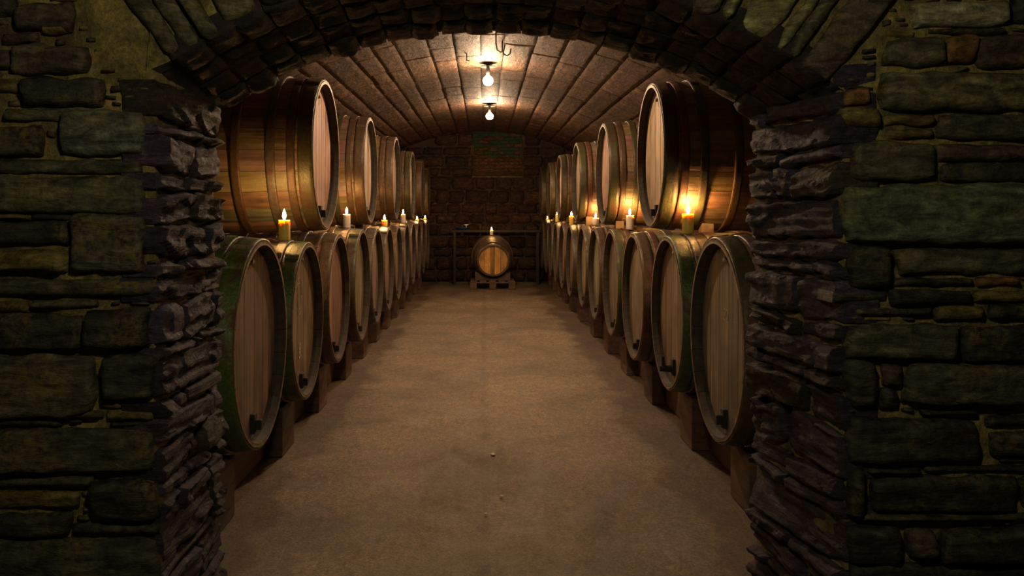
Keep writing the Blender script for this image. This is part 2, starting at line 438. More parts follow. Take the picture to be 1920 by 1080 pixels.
GREEN = (.040, .038, .019); DARK = (.020, .019, .012); BROWN = (.040, .030, .018); PALE = (.15, .145, .085); MOSS = (.085, .066, .018); RUST = (.10, .045, .014); LGREEN = (.060, .059, .028)
left = [(38, 8, 142, 60, BROWN), (-70, -8, 34, 34, DARK), (5, 64, 72, 84, BROWN), (78, 47, 128, 63, MOSS), (-60, 92, 28, 134, BROWN), (32, 88, 172, 143, BROWN), (48, 147, 198, 201, DARK), (-40, 150, 44, 175, MOSS), (12, 204, 138, 228, LGREEN),
        (-60, 236, 84, 290, DARK), (110, 210, 276, 292, (.062, .066, .044)), (-120, 298, 268, 325, GREEN), (-110, 329, 272, 397, LGREEN), (-70, 402, 60, 412, MOSS), (64, 402, 136, 413, DARK), (-100, 416, 136, 461, DARK),
        (140, 402, 275, 511, (.038, .038, .026)), (-70, 466, 132, 512, MOSS), (-120, 520, 292, 558, GREEN), (60, 562, 186, 578, GREEN), (-40, 564, 56, 585, MOSS), (-80, 590, 160, 658, DARK), (166, 577, 286, 655, DARK),
        (-90, 664, 186, 778, (.050, .046, .024)), (192, 664, 298, 742, DARK), (188, 746, 232, 764, MOSS), (-60, 783, 118, 797, DARK), (122, 768, 196, 782, MOSS), (200, 770, 290, 788, MOSS),
        (-130, 801, 298, 887, GREEN), (-40, 892, 178, 912, GREEN), (-90, 918, 150, 953, MOSS), (176, 902, 300, 972, DARK), (-60, 958, 132, 1001, DARK), (140, 977, 302, 1000, DARK), (-130, 1008, 304, 1095, GREEN), (-100, 1100, 180, 1180, DARK), (185, 1100, 304, 1190, DARK)]
right = [(1706, 4, 1888, 51, PALE), (1893, -20, 2000, 44, DARK), (1650, 78, 1762, 126, GREEN), (1765, 70, 1826, 114, RUST), (1831, 72, 1960, 128, BROWN), (1740, 54, 1880, 66, DARK), (1645, 136, 2010, 208, LGREEN), (1584, 168, 1628, 199, RUST), (1576, 204, 1646, 246, MOSS),
         (1754, 215, 1980, 262, GREEN), (1652, 216, 1748, 236, MOSS), (1660, 244, 1744, 260, MOSS), (1750, 270, 1985, 304, BROWN), (1590, 268, 1742, 340, GREEN), (1750, 309, 2000, 346, DARK), (1572, 348, 2030, 455, (.050, .060, .032)),
         (1582, 460, 1664, 540, DARK), (1676, 465, 1990, 514, GREEN), (1672, 520, 1822, 536, DARK), (1828, 519, 1905, 536, RUST), (1560, 545, 1660, 566, DARK), (1667, 542, 1818, 570, DARK), (1824, 545, 1960, 566, MOSS), (1600, 577, 1742, 591, DARK), (1750, 575, 1840, 600, MOSS), (1850, 572, 1980, 600, DARK),
         (1584, 606, 1788, 671, GREEN), (1792, 610, 1990, 675, DARK), (1580, 678, 1640, 762, DARK), (1645, 680, 1688, 720, BROWN), (1692, 678, 1990, 758, (.042, .042, .022)), (1646, 726, 1682, 768, DARK), (1724, 765, 1828, 776, DARK),
         (1582, 782, 1830, 868, DARK), (1842, 776, 1990, 800, DARK), (1848, 806, 1990, 852, DARK), (1620, 873, 1722, 885, DARK), (1730, 871, 1930, 884, DARK), (1580, 876, 1612, 960, DARK), (1620, 891, 1902, 955, DARK), (1908, 888, 1990, 950, DARK),
         (1600, 960, 1960, 971, GREEN), (1582, 978, 1684, 1050, DARK), (1692, 984, 1752, 1042, BROWN), (1758, 984, 1990, 1046, DARK), (1590, 1056, 1990, 1095, DARK), (1590, 1102, 1760, 1190, DARK), (1770, 1102, 1990, 1190, DARK)]
rd = random.Random(3)
def inside_voussoir(x, y):      # zone of the radiating arch stones on the face
    if y > 140: return False
    return (150+y*.5 < x < 908) or (908 < x < 1668-y*.55)
def face_stones(parent, rects, x_lo, x_hi, budget):
    occ = set(); C = 4
    def mark(x0, y0, x1, y1):
        for a in range(int(x0//C), int(x1//C)+1):
            for b in range(int(y0//C), int(y1//C)+1): occ.add((a, b))
    def free(x0, y0, x1, y1):
        return all((a, b) not in occ for a in range(int(x0//C), int(x1//C)+1) for b in range(int(y0//C), int(y1//C)+1))
    for (x0, y0, x1, y1, c) in rects:
        mark(x0, y0, x1, y1)
        s = (y1-y0); w_ = x1-x0; q = min(9, s*.20)
        j = [rd.uniform(-q, q) for _ in range(8)]
        cs = (px(x0+j[0], y1+j[1]*.6, YN+SET), px(x1+j[2]*.4, y1+j[3]*.6, YN+SET), px(x1+j[4]*.4, y0+j[5]*.6, YN+SET), px(x0+j[6], y0+j[7]*.6, YN+SET))
        t = rd.uniform(.85, 1.15)
        big = s > 40
        stone(parent, cs, (0, -1, 0), rd.uniform(.036, .060) if big else rd.uniform(.022, .040), .12, M['face_stone'], tuple(v*t for v in c), .012 if big else .010, .012 if big else .007, .006, rd, edge=.012 if big else .006)
    n = 0
    for tries in range(6000):
        if n >= budget: break
        x = rd.uniform(x_lo, x_hi); y = rd.uniform(-10, 1090); w_ = rd.choice((16, 24, 36, 52)); h_ = rd.choice((6, 8, 11))
        if inside_voussoir(x, y) or inside_voussoir(x+w_, y) or x+w_ > x_hi: continue
        if free(x, y, x+w_, y+h_):
            mark(x-2, y-3, x+w_+2, y+h_+3); n += 1
            k = rd.uniform(-3, 3)
            cs = (px(x, y+h_, YN+SET), px(x+w_, y+h_+k, YN+SET), px(x+w_, y+k, YN+SET), px(x, y, YN+SET))
            stone(parent, cs, (0, -1, 0), rd.uniform(.008, .022), .03, M['face_stone'], rd.choice((DARK, MOSS, BROWN, GREEN)), .010, .004, .003, rd, edge=.006)
face_stones(wl, left, -40, 296, 75)
face_stones(wr, right, 1580, 1935, 75)
def courses(parent, x0, x1, z0, z1):      # the wall goes on beyond the frame
    z = z0
    while z < z1:
        hgt = min(rd.uniform(.07, .2), z1-z+.02); x = x0
        while x < x1-.05:
            wd = rd.uniform(.2, .6); xe = min(x+wd, x1)
            if xe-x > .06:
                t = rd.uniform(.7, 1.3); c = rd.choice((DARK, GREEN, BROWN, LGREEN))
                stone(parent, ((x+.01, YN+SET, z+.008), (xe-.01, YN+SET, z+.008), (xe-.01, YN+SET, z+hgt-.008), (x+.01, YN+SET, z+hgt-.008)), (0, -1, 0), rd.uniform(.02, .04), .12, M['face_stone'], tuple(v*t for v in c), .03, .01, .005, rd)
            x = xe
        z += hgt
courses(wl, -3.2, -1.80, 0, 3.3); courses(wl, -1.80, -1.55, 2.22, 3.3)
courses(wr, 1.88, 3.3, 0, 3.3)
# jamb stones, courses seen on the inner sides of the doorway
def jamb(parent, fx, sgn, heights, seed):
    r = random.Random(seed); z = 0.0; i = 0
    while z < 1.93:
        hgt = heights[i % len(heights)]*r.uniform(.85, 1.15); i += 1
        hgt = min(hgt, 2.0-z)
        if hgt < .03: break
        n = r.choice((1, 2, 2, 3)) if hgt > .06 else r.choice((2, 3))
        cuts = [0]+sorted(r.uniform(.2, .85) for _ in range(n-1))+[1]
        for a, b in zip(cuts[:-1], cuts[1:]):
            if b-a < .08: continue
            Ya = YN+.01+(YF-YN-.01)*a+.006; Yb = YN+.01+(YF-YN-.01)*b-.006
            xa = fx(Ya)+sgn*SET; xb = fx(Yb)+sgn*SET; tl_ = r.uniform(-.012, .012)
            g = .005
            cs = ((xa, Ya, z+g+tl_), (xb, Yb, z+g-tl_), (xb, Yb, z+hgt-g-tl_), (xa, Ya, z+hgt-g+tl_))
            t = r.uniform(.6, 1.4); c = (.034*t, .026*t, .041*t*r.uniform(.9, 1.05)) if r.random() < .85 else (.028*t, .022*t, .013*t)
            top = archz(fx(Yb), Yb)
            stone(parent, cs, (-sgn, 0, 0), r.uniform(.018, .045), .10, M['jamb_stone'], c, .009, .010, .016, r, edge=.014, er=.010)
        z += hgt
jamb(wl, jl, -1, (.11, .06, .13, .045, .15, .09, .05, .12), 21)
jamb(wr, jr, 1, (.13, .05, .10, .07, .15, .05, .08, .16), 33)
# voussoirs on the face, slabs set on edge and leaning outward
r = random.Random(8)
def intr(x): return archz(x, YN)
xs_ = []
x = -1.03
while x < 1.12:
    wd = r.choice((.03, .05, .09, .11, .13))*r.uniform(.85, 1.1); xs_.append((x, min(x+wd, 1.13))); x += wd+r.uniform(.006, .022)
for (a, b) in xs_:
    xm = (a+b)/2; lean = .42*xm
    hgt = r.uniform(.34, .62)
    za = intr(a)+.012+r.uniform(0, .03); zb = intr(b)+.012+r.uniform(0, .03); yy = YN+SET
    sp = 1+.30*hgt
    c = r.choice((LGREEN, GREEN, BROWN, (.095, .090, .036), (.085, .082, .03), DARK)); t = r.uniform(.8, 1.3)
    cs = ((a, yy, za), (b, yy, zb), (b*sp+lean*hgt, yy, zb+hgt), (a*sp+lean*hgt, yy, za+hgt))
    stone(wa, cs, (0, -1, 0), r.uniform(.022, .050), .12, M['face_stone'], tuple(v*t for v in c), .012, .012, .002, r, edge=.010)
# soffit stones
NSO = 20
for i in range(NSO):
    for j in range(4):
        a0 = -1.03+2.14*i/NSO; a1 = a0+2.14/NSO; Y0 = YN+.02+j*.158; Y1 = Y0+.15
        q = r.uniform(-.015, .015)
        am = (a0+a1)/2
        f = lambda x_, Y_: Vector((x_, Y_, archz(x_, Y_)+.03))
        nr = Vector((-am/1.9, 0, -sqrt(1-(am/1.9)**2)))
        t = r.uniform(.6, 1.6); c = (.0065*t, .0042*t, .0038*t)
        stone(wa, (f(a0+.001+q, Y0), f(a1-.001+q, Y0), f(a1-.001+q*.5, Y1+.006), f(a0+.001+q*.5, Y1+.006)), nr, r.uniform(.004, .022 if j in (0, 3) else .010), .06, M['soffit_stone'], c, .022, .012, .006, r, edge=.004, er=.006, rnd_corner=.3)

# ------------------------------------------------------------------ casks
RR, RB, LL = .5, .535, 1.2       # rim radius, bilge radius, length of the pattern cask
def cr(x): return RR+(RB-RR)*(1-(2*x/LL)**2)      # x from the middle of the cask
NST = 24
def stave_me():
    vs = []; fs = []; da = pi/NST-.0022
    prof = []
    for k in range(13):
        x = -LL/2+LL*k/12; prof.append((x, cr(x)))
    prof2 = []
    for x, rr in prof: prof2.append((x, rr))
    inner = [(x, rr-.036) for x, rr in prof]
    inner[0] = (-LL/2, prof[0][1]-.020); inner[-1] = (LL/2, prof[-1][1]-.020)
    loop = prof+[(LL/2-.001, prof[-1][1]-.010)]+inner[::-1][0:1]+[(LL/2-.035, cr(LL/2-.035)-.036)]+inner[::-1][1:-1]+[(-LL/2+.035, cr(LL/2-.035)-.036)]+inner[0:1]
    A = 4; n = len(loop)
    for i in range(A+1):
        a = -da+2*da*i/A
        for x, rr in loop:
            e = .0018 if (i in (0, A) and rr > RR-.012) else 0
            vs.append((x, (rr-e)*sin(a), (rr-e)*cos(a)))
    for i in range(A):
        for k in range(n):
            q = (k+1) % n; fs.append((i*n+k, i*n+q, (i+1)*n+q, (i+1)*n+k))
    fs.append(tuple(range(n))); fs.append(tuple(range(A*n, A*n+n))[::-1])
    me = mesh('stave', vs, fs); bm = bmesh.new(); bm.from_mesh(me); bmesh.ops.triangulate(bm, faces=[f for f in bm.faces if len(f.verts) > 4])
    bmesh.ops.recalc_face_normals(bm, faces=bm.faces)
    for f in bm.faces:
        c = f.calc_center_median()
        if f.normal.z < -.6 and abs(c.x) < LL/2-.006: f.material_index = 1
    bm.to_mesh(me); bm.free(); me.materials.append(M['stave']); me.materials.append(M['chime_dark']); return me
def hoop_me(x0, x1, lap):
    t = .012; prof = []
    n = 4
    for k in range(n+1):
        x = x0+(x1-x0)*k/n; prof.append((cr(x)+t, x))
    pr = [(cr(x0)+.001, x0), (cr(x0)+t*.7, x0)]+[(prof[0][0], x0+.003)]+prof[1:-1]+[(prof[-1][0], x1-.003), (cr(x1)+t*.7, x1), (cr(x1)+.001, x1)]
    me = lathe_me('hoop', pr, 72, 'X', True, True)
    bm = bmesh.new(); bm.from_mesh(me)
    # riveted lap
    for k in range(7):
        for row in (.28, .72):
            a = lap+k*.05; x = x0+(x1-x0)*row; rr = cr(x)+t
            m4 = Matrix.Translation((x, rr*cos(a), rr*sin(a)))
            bmesh.ops.create_icosphere(bm, subdivisions=1, radius=.008, matrix=m4)
    # the overlapping end of the strap
    vs = []
    for k in range(5):
        a = lap-.04+k*.095
        for (x, e) in ((x0+.003, .0), (x1-.003, .0)):
            vs.append(bm.verts.new((x, (cr(x)+t+.006)*cos(a), (cr(x)+t+.006)*sin(a))))
    for k in range(4): bm.faces.new((vs[2*k], vs[2*k+1], vs[2*k+3], vs[2*k+2]))
    for k in (0, 4):
        a = lap-.04+k*.095
        e = [bm.verts.new((x, (cr(x)+t-.001)*cos(a), (cr(x)+t-.001)*sin(a))) for x in (x0+.003, x1-.003)]
        bm.faces.new((vs[2*k], vs[2*k+1], e[1], e[0]))
    me2 = bm_mesh('hoop', bm)
    for p in me2.polygons: p.use_smooth = True
    return me2
HX = LL/2-.060       # outer face of the head
HR = cr(HX)-.034
def board_me(y0, y1):
    def arc(R, yy0, yy1):
        pts = []
        for k in range(13):
            y = yy0+(yy1-yy0)*k/12; y = max(-R, min(R, y)); pts.append((y, sqrt(max(0, R*R-y*y))))
        return pts
    def outline(R, a, b):
        up = arc(R, a, b); return up+[(y, -z) for y, z in up[::-1]]
    g = .0018
    o1 = outline(HR+.004, y0+g, y1-g); o2 = outline(HR-.001, y0+g+.003, y1-g-.003)
    n = len(o1); vs = [(HX, y, z) for y, z in o2]+[(HX-.004, y, z) for y, z in o1]+[(HX-.03, y, z) for y, z in o1]
    fs = [tuple(range(n))[::-1], tuple(range(2*n, 3*n))]
    for L_ in (0, n):
        for k in range(n): fs.append((L_+k, L_+(k+1) % n, L_+n+(k+1) % n, L_+n+k))
    me = mesh('head_board', vs, fs); bm = bmesh.new(); bm.from_mesh(me); bmesh.ops.remove_doubles(bm, verts=bm.verts, dist=1e-5); bmesh.ops.recalc_face_normals(bm, faces=bm.faces)
    bm.to_mesh(me); bm.free(); return me
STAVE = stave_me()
HSPEC = [(.004, .095), (.112, .165), (.235, .292), (.455, .512)]
HOOPS = []
rr_ = random.Random(2)
for a, b in HSPEC: HOOPS.append(hoop_me(LL/2-b, LL/2-a, pi/2+rr_.uniform(-.6, .3)))
for a, b in HSPEC: HOOPS.append(hoop_me(-LL/2+a, -LL/2+b, pi/2+rr_.uniform(-.5, .5)))
BOARDS = []
for cuts in ((-.46, -.30, -.13, .05, .21, .33, .46), (-.46, -.27, -.09, .10, .25, .46), (-.46, -.33, -.19, -.02, .14, .31, .46)):
    BOARDS.append([board_me(max(a, -HR), min(b, HR)) for a, b in zip(cuts[:-1], cuts[1:])])
REAR = lathe_me('rear_head', [(0, -HX+.03), (HR+.004, -HX+.03), (HR+.004, -HX), (0, -HX)], 32, 'X', False)
def bung_me():
    bm = bmesh.new(); box_bm(bm, (HX-.005, -.028, -HR+.028), (HX+.022, .028, -HR+.125), .005)
    box_bm(bm, (HX+.015, -.016, -HR+.045), (HX+.052, .016, -HR+.095), .006)
    return bm_mesh('bung', bm)
BUNG = bung_me()
def tap_me():
    bm = bmesh.new(); box_bm(bm, (HX-.005, -.038, -HR+.055), (HX+.02, .038, -HR+.165), .008)
    bmesh.ops.create_cone(bm, cap_ends=True, segments=16, radius1=.027, radius2=.020, depth=.09, matrix=Matrix.Translation((HX+.055, 0, -HR+.10)) @ Matrix.Rotation(pi/2, 4, 'Y'))
    bmesh.ops.create_cone(bm, cap_ends=True, segments=12, radius1=.012, radius2=.010, depth=.08, matrix=Matrix.Translation((HX+.075, 0, -HR+.14)))
    return bm_mesh('tap', bm)
TAP = tap_me()
PEG = lathe_me('peg', [(0, HX+.016), (.013, HX+.016), (.015, HX-.004)], 12, 'X')
MARKS = []
def cask(side, Yc, zc, R, a, wood, head, hoops, variant, label, group, tap=False, dlen=1.0, seed=0):
    s = R/RR; rz = 0 if side < 0 else pi
    x = side*(a+s*LL/2)
    t = thing('wine_cask', label, 'barrel', (x, Yc, zc-RB*s), rz, group)
    t.scale = (s, s, s)
    r = random.Random(seed)
    for k in range(NST):
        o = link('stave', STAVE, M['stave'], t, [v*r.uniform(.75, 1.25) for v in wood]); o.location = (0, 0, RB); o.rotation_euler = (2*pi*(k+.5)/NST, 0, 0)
    for k, me in enumerate(HOOPS):
        c = hoops[k % 4] if k < 4 else hoops[1]
        o = link('hoop', me, M['hoop'], t, c); o.location = (0, 0, RB); o.rotation_euler = (r.uniform(-.15, .15), 0, 0)
    hb = []
    rot = r.uniform(-.03, .03)
    for me in BOARDS[variant % 3]:
        q = r.uniform(.8, 1.2); o = link('head_board', me, M['head'], t, [v*q for v in head]); o.location = (0, 0, RB); o.rotation_euler = (rot, 0, 0); hb.append(o)
    o = link('rear_head', REAR, M['head'], t, head); o.location = (0, 0, RB)
    o = link('tap' if tap else 'bung', TAP if tap else BUNG, M['dark_wood'], t); o.location = (0, 0, RB)
    o = link('peg', PEG, M['carve'], t); o.location = (0, r.uniform(-.02, .02), RB+.40)
    return t, hb
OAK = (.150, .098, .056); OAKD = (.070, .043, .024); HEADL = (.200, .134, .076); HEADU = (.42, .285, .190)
GRN = (.060, .095, .020); OLV = (.062, .060, .024); BRN = (.085, .055, .030); RST = (.13, .050, .022); GRY = (.085, .075, .058)
LLOW = [(4.31, .844, .506), (5.43, .815, .478), (6.60, .838, .478), (7.85, .832, .492), (8.97, .828, .482), (10.06, .830, .474), (11.16, .834, .470), (12.32, .842, .472), (13.46, .842, .474), (14.62, .846, .472), (15.76, .850, .474), (16.88, .856, .474)]
RLOW = [(4.40, .848, .507), (5.58, .846, .484), (6.86, .826, .490), (8.06, .834, .484), (9.26, .830, .481), (10.44, .831, .476), (11.92, .815, .485), (13.10, .821, .484), (14.24, .826, .483), (15.36, .830, .481), (16.46, .831, .484), (17.58, .832, .486)]
LUP = [(6.217, 1.905, .525), (8.643, 1.905, .519), (11.20, 1.905, .522), (13.72, 1.91, .521), (15.95, 1.912, .515), (17.66, 1.90, .490)]
RUP = [(6.02, 1.885, .490), (8.437, 1.865, .478), (10.90, 1.866, .484), (13.36, 1.868, .488), (15.46, 1.862, .478), (17.68, 1.872, .482)]
ORD = ['first', 'second', 'third', 'fourth', 'fifth', 'sixth', 'seventh', 'eighth', 'ninth', 'tenth', 'eleventh', 'twelfth']
hoopsets = {('L', 0): [GRN, GRN, OLV, OLV], ('L', 1): [GRN, BRN, BRN, BRN], ('R', 0): [OLV, BRN, GRY, BRN], ('R', 1): [(.055, .10, .035), OLV, BRN, BRN], ('R', 3): [(.05, .06, .02), RST, BRN, BRN], ('R', 2): [BRN, RST, GRY, RST]}
desc = {('L', 0): 'green-hooped', ('L', 1): 'green-rimmed, oval-carved', ('R', 0): 'olive-hooped', ('R', 1): 'green-hooped'}
rc = random.Random(77)
KB = RB/RR
for ups, lows in ((LUP, LLOW), (RUP, RLOW)):          # every upper cask just clears the ones it lies on
    for i, (Y, z, R) in enumerate(ups):
        for (Y2, z2, R2) in lows:
            need = (R+R2)*KB+.030
            if abs(Y-Y2) < need: z = max(z, z2+sqrt(need*need-(Y-Y2)**2))
        ups[i] = (Y, z, R)
LOWER = {'L': [], 'R': []}
for nm, rows, side, a in (('L', LLOW, -1, 1.10), ('R', RLOW, 1, 1.17)):
    word = 'left' if side < 0 else 'right'
    for i, (Y, z, R) in enumerate(rows):
        hs = hoopsets.get((nm, i)) or [rc.choice((BRN, GRY, OLV)), rc.choice((BRN, RST)), rc.choice((BRN, GRY)), BRN]
        q = rc.uniform(.8, 1.2)
        lb = '%s oak cask lying %s in the lower %s row, counted from the doorway' % (desc.get((nm, i), 'dark'), ORD[i] if i < 11 else 'last', word)
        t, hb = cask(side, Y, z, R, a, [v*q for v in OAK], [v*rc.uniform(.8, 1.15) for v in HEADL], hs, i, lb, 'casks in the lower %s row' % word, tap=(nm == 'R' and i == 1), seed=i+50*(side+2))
        LOWER[nm].append((t, hb, Y, z, R))
UPPER = {'L': [], 'R': []}
for nm, rows, side, a in (('L', LUP, -1, 1.13), ('R', RUP, 1, 1.15)):
    word = 'left' if side < 0 else 'right'
    for i, (Y, z, R) in enumerate(rows):
        hs = [rc.choice((BRN, OLV)), rc.choice((BRN, RST)), rc.choice((OLV, GRY)), BRN]
        lb = '%s oak cask lying %s in the upper %s row, counted from the doorway' % ('huge pale-headed' if i == 0 else 'brown', ORD[i] if i < 5 else 'last', word)
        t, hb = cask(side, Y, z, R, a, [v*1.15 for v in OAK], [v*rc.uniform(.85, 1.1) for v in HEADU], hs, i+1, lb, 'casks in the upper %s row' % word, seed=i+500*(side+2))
        UPPER[nm].append((t, hb, Y, z, R))
# marks scratched on the heads
def mark_curve(parent, name, lines, r=.0022):
    bm = bmesh.new()
    for pts in lines:
        me = tube_me('t', pts, r, 6); bm.from_mesh(me); bpy.data.meshes.remove(me)
    o = link(name, bm_mesh(name, bm), M['carve'], parent)
    return o
t, hb = LOWER['L'][1][:2]
el = lambda cy, cz, ry, rz_: [(HX+.0005, cy+ry*cos(k*pi/12), cz+rz_*sin(k*pi/12)) for k in range(25)]
lines = [el(-.03, .16, .085, .12), el(-.03, .16, .055, .085)]
for q in range(3): lines.append([(HX+.0005, -.07, -.15-q*.03), (HX+.0005, -.03, -.19-q*.03), (HX+.0005, .01, -.15-q*.03)])
o = mark_curve(t, 'carved_mark', lines); o.location = (0, 0, RB)
def text_part(parent, body, size, loc, name):
    c = bpy.data.curves.new(name, 'FONT'); c.body = body; c.size = size; c.extrude = .0012; c.align_x = 'CENTER'; c.align_y = 'CENTER'
    o = bpy.data.objects.new('tmp', c); COL.objects.link(o)
    dg = bpy.context.evaluated_depsgraph_get(); me = bpy.data.meshes.new_from_object(o.evaluated_get(dg)); bpy.data.objects.remove(o)
    p = link(name, me, M['carve'], parent); p.location = loc; p.rotation_euler = (pi/2, 0, pi/2); return p
text_part(LOWER['R'][0][0], '20', .085, (HX+.001, .0, RB+.12), 'carved_number')
for nm in 'LR': text_part(UPPER[nm][0][0], '2' if nm == 'L' else '1', .05, (HX+.001, .02, RB+.36), 'carved_number')
for nm in 'LR':
    t = LOWER[nm][1][0] if nm == 'R' else LOWER[nm][0][0]

# ------------------------------------------------------------------ sleepers, chocks, wedges
for side, rows, a in ((-1, LLOW, 1.10), (1, RLOW, 1.17)):
    word = 'left' if side < 0 else 'right'
    for dx, w_, lab in ((.24, .20, 'front'), (.84, .20, 'rear')):
        x0 = side*(a+dx); x1 = side*(a+dx+w_)
        t = box('sleeper_beam', (min(x0, x1), 3.62, 0), (max(x0, x1), 18.3, .250), M['beam'], None, .012, (.080, .046, .028), .006, side)
        tag(t, 'long dark timber sleeper under the %s casks, %s one of its pair' % (word, 'aisle-side' if lab == 'front' else 'wall-side'), 'beam')
    for i, (Yc, zc, R) in enumerate(rows):
        f0 = side*(a+.13); f1 = side*(a+.27); s_ = R/RR
        top = zc-(cr(LL/2-.27/s_)+.013)*s_
        hw = .165
        if side < 0 and i == 0: Yc -= .20; hw = .15
        bm = bmesh.new(); box_bm(bm, (min(f0, f1), Yc-hw, 0), (max(f0, f1), Yc+hw, top), .006)
        o = link('chock_block', bm_mesh('chock_block', bm), M['beam'], None, (.085, .046, .028))
        tag(o, 'upright reddish timber block under the %s lower %s cask' % (ORD[i] if i < 11 else 'last', word), 'block', 'timber blocks along the foot of the %s row' % word)
def surf_z(nm, x, Y):         # top of the nearest lower cask at this place
    best = None
    for (_, _, Yc, zc, R) in LOWER[nm]:
        if best is None or abs(Yc-Y) < abs(best[0]-Y): best = (Yc, zc, R)
    Yc, zc, R = best; s = R/RR; a = 1.10 if nm == 'L' else 1.17
    xl = LL/2-(abs(x)-a)/s; rr = (cr(max(-LL/2, min(LL/2, xl)))+.010)*s
    d = Y-Yc
    return zc+sqrt(max(0, rr*rr-d*d))
for nm, rows, side, a in (('L', LUP, -1, 1.13), ('R', RUP, 1, 1.15)):
    word = 'left' if side < 0 else 'right'
    for i, (Y, z, R) in enumerate(rows):
        for sg in (-1, 1):
            dw = .34 if i == 0 else .14
            x0 = side*(a+dw); s_ = R/RR; rr = (cr(LL/2-dw/s_)+.013)*s_
            best = None
            for q in range(12, 52, 2):
                d = q/100; yy = Y+sg*d
                if yy > 18.15: continue
                g = z-sqrt(rr*rr-d*d)-surf_z(nm, x0, yy)
                if .045 < g < .15 and (best is None or abs(g-.07) < abs(best[1]-.07)): best = (d, g)
            if not best: continue
            d = best[0]; di, do = d-.045, d+.045
            gu = lambda q: z-sqrt(rr*rr-q*q)-.006
            gl = lambda q: surf_z(nm, x0, Y+sg*q)+.004
            if gu(di)-gl(di) < .012: continue
            vs = []
            for xx in (side*(a+dw-.04), side*(a+dw+.04)):
                vs += [(xx, Y+sg*di, gl(di)), (xx, Y+sg*do, gl(do)), (xx, Y+sg*do, gu(do)), (xx, Y+sg*di, gu(di))]
            me = mesh('wooden_wedge', vs, [(0, 1, 2, 3), (7, 6, 5, 4), (0, 4, 5, 1), (1, 5, 6, 2), (2, 6, 7, 3), (3, 7, 4, 0)])
            bm = bmesh.new(); bm.from_mesh(me); bmesh.ops.recalc_face_normals(bm, faces=bm.faces); bmesh.ops.bevel(bm, geom=list(bm.edges), offset=.002, segments=1, affect='EDGES'); bm.to_mesh(me); bm.free()
            o = link('wooden_wedge', me, M['beam'], None, (.11, .07, .042))
            tag(o, 'small wooden wedge on the %s side under the %s upper %s cask' % ('near' if sg < 0 else 'far', ORD[i] if i < 5 else 'last', word), 'wedge', 'wedges under the upper %s casks' % word)

# ------------------------------------------------------------------ candles
def candle_meshes(rad, hgt):
    pr = [(0, 0), (rad*.96, 0), (rad, .004), (rad*.99, hgt*.5), (rad*1.0, hgt-.006), (rad*.93, hgt), (rad*.80, hgt-.004), (rad*.55, hgt-.010), (0, hgt-.012)]
    return lathe_me('wax', pr, 28)
FLAME = lathe_me('flame', [(0, 0), (.0045, .003), (.0085, .010), (.0095, .018), (.0075, .028), (.004, .040), (0, .052)], 16)
def candle(pt, rad, hgt, label, white=False, fs=1.0, name='candle'):
    t = thing(name, label, 'candle', pt, 0, 'burning candles on the casks')
    link('wax', candle_meshes(rad, hgt), M['wax_white' if white else 'wax_yellow'], t)
    o = link('wick', tube_me('wick', [(0, 0, hgt-.014), (0, 0, hgt+.002), (.001, 0, hgt+.012)], .0012, 6), M['wick'], t)
    f = link('flame', FLAME, M['flame'], t); f.location = (0, 0, hgt+.004); f.scale = (fs, fs, fs)
    return t
CL = [('L', 533, 5.43, .037, .128, 0, 1.25, 'thick yellow candle on the second lower left cask, nearest the left pier'),
      ('L', 650, 7.85, .034, .125, 1, 1.15, 'cream candle on the fourth lower left cask, beyond the first upper cask'),
      ('L', 721, 10.06, .034, .075, 0, 1.2, 'short candle stub on the sixth lower left cask'),
      ('L', 756, 12.32, .034, .13, 1, 1.2, 'white candle on the eighth lower left cask'),
      ('L', 782, 14.62, .030, .03, 0, 1.0, 'low tea light on the tenth lower left cask'),
      ('L', 797, 16.80, .030, .03, 0, .9, 'farthest tea light of the left row, near the back wall'),
      ('R', 1290, 5.58, .038, .130, 0, 1.25, 'thick yellow candle on the second lower right cask, nearest the right pier'),
      ('R', 1181, 7.95, .036, .130, 1, 1.2, 'cream candle on the fourth lower right cask'),
      ('R', 1117, 10.44, .040, .085, 1, 1.1, 'short white candle on the sixth lower right cask'),
      ('R', 1062, 11.98, .034, .125, 0, 1.15, 'tall yellow candle on the seventh lower right cask'),
      ('R', 1040, 14.26, .034, .125, 0, 1.15, 'slim yellow candle on the ninth lower right cask'),
      ('R', 1021, 16.46, .028, .03, 0, .8, 'farthest tea light of the right row, near the back wall')]
for nm, ppx, Y, rad, hg, white, fs, lb in CL:
    x = (ppx-VX)*Y/F; mn = (1.10 if nm == 'L' else 1.17)+rad+.005
    if abs(x) < mn: x = math.copysign(mn, x)
    candle((x, Y, surf_z(nm, x, Y)-.001), rad, hg, lb, white, fs)

# ------------------------------------------------------------------ small cask on a pallet at the end of the aisle
PY = 16.55; PX = (924-VX)*PY/F
pal = thing('wooden_pallet', 'weathered wooden pallet under the small barrel at the end of the aisle', 'pallet', (PX, PY+.4, 0))
def pbox(parent, name, lo, hi, col, m='beam', bev=.004):
    return box(name, lo, hi, M[m], parent, bev, col, .003, len(parent.children)+lo[0])
for k, xx in enumerate((-.37, 0, .37)):
    for yy in (-.35, 0, .35):
        pbox(pal, 'block', (xx-.065, yy-.05, .02), (xx+.065, yy+.05, .12), (.10, .062, .036))
    pbox(pal, 'bottom_board', (xx-.06, -.40, .001), (xx+.06, .40, .02), (.09, .058, .034))
for yy in (-.35, 0, .35): pbox(pal, 'stringer_board', (-.435, yy-.05, .12), (.435, yy+.05, .14), (.12, .075, .042))
for k in range(5): pbox(pal, 'deck_board', (-.43+k*.18, -.40, .14), (-.43+k*.18+.13, .40, .16), (.13, .085, .05))
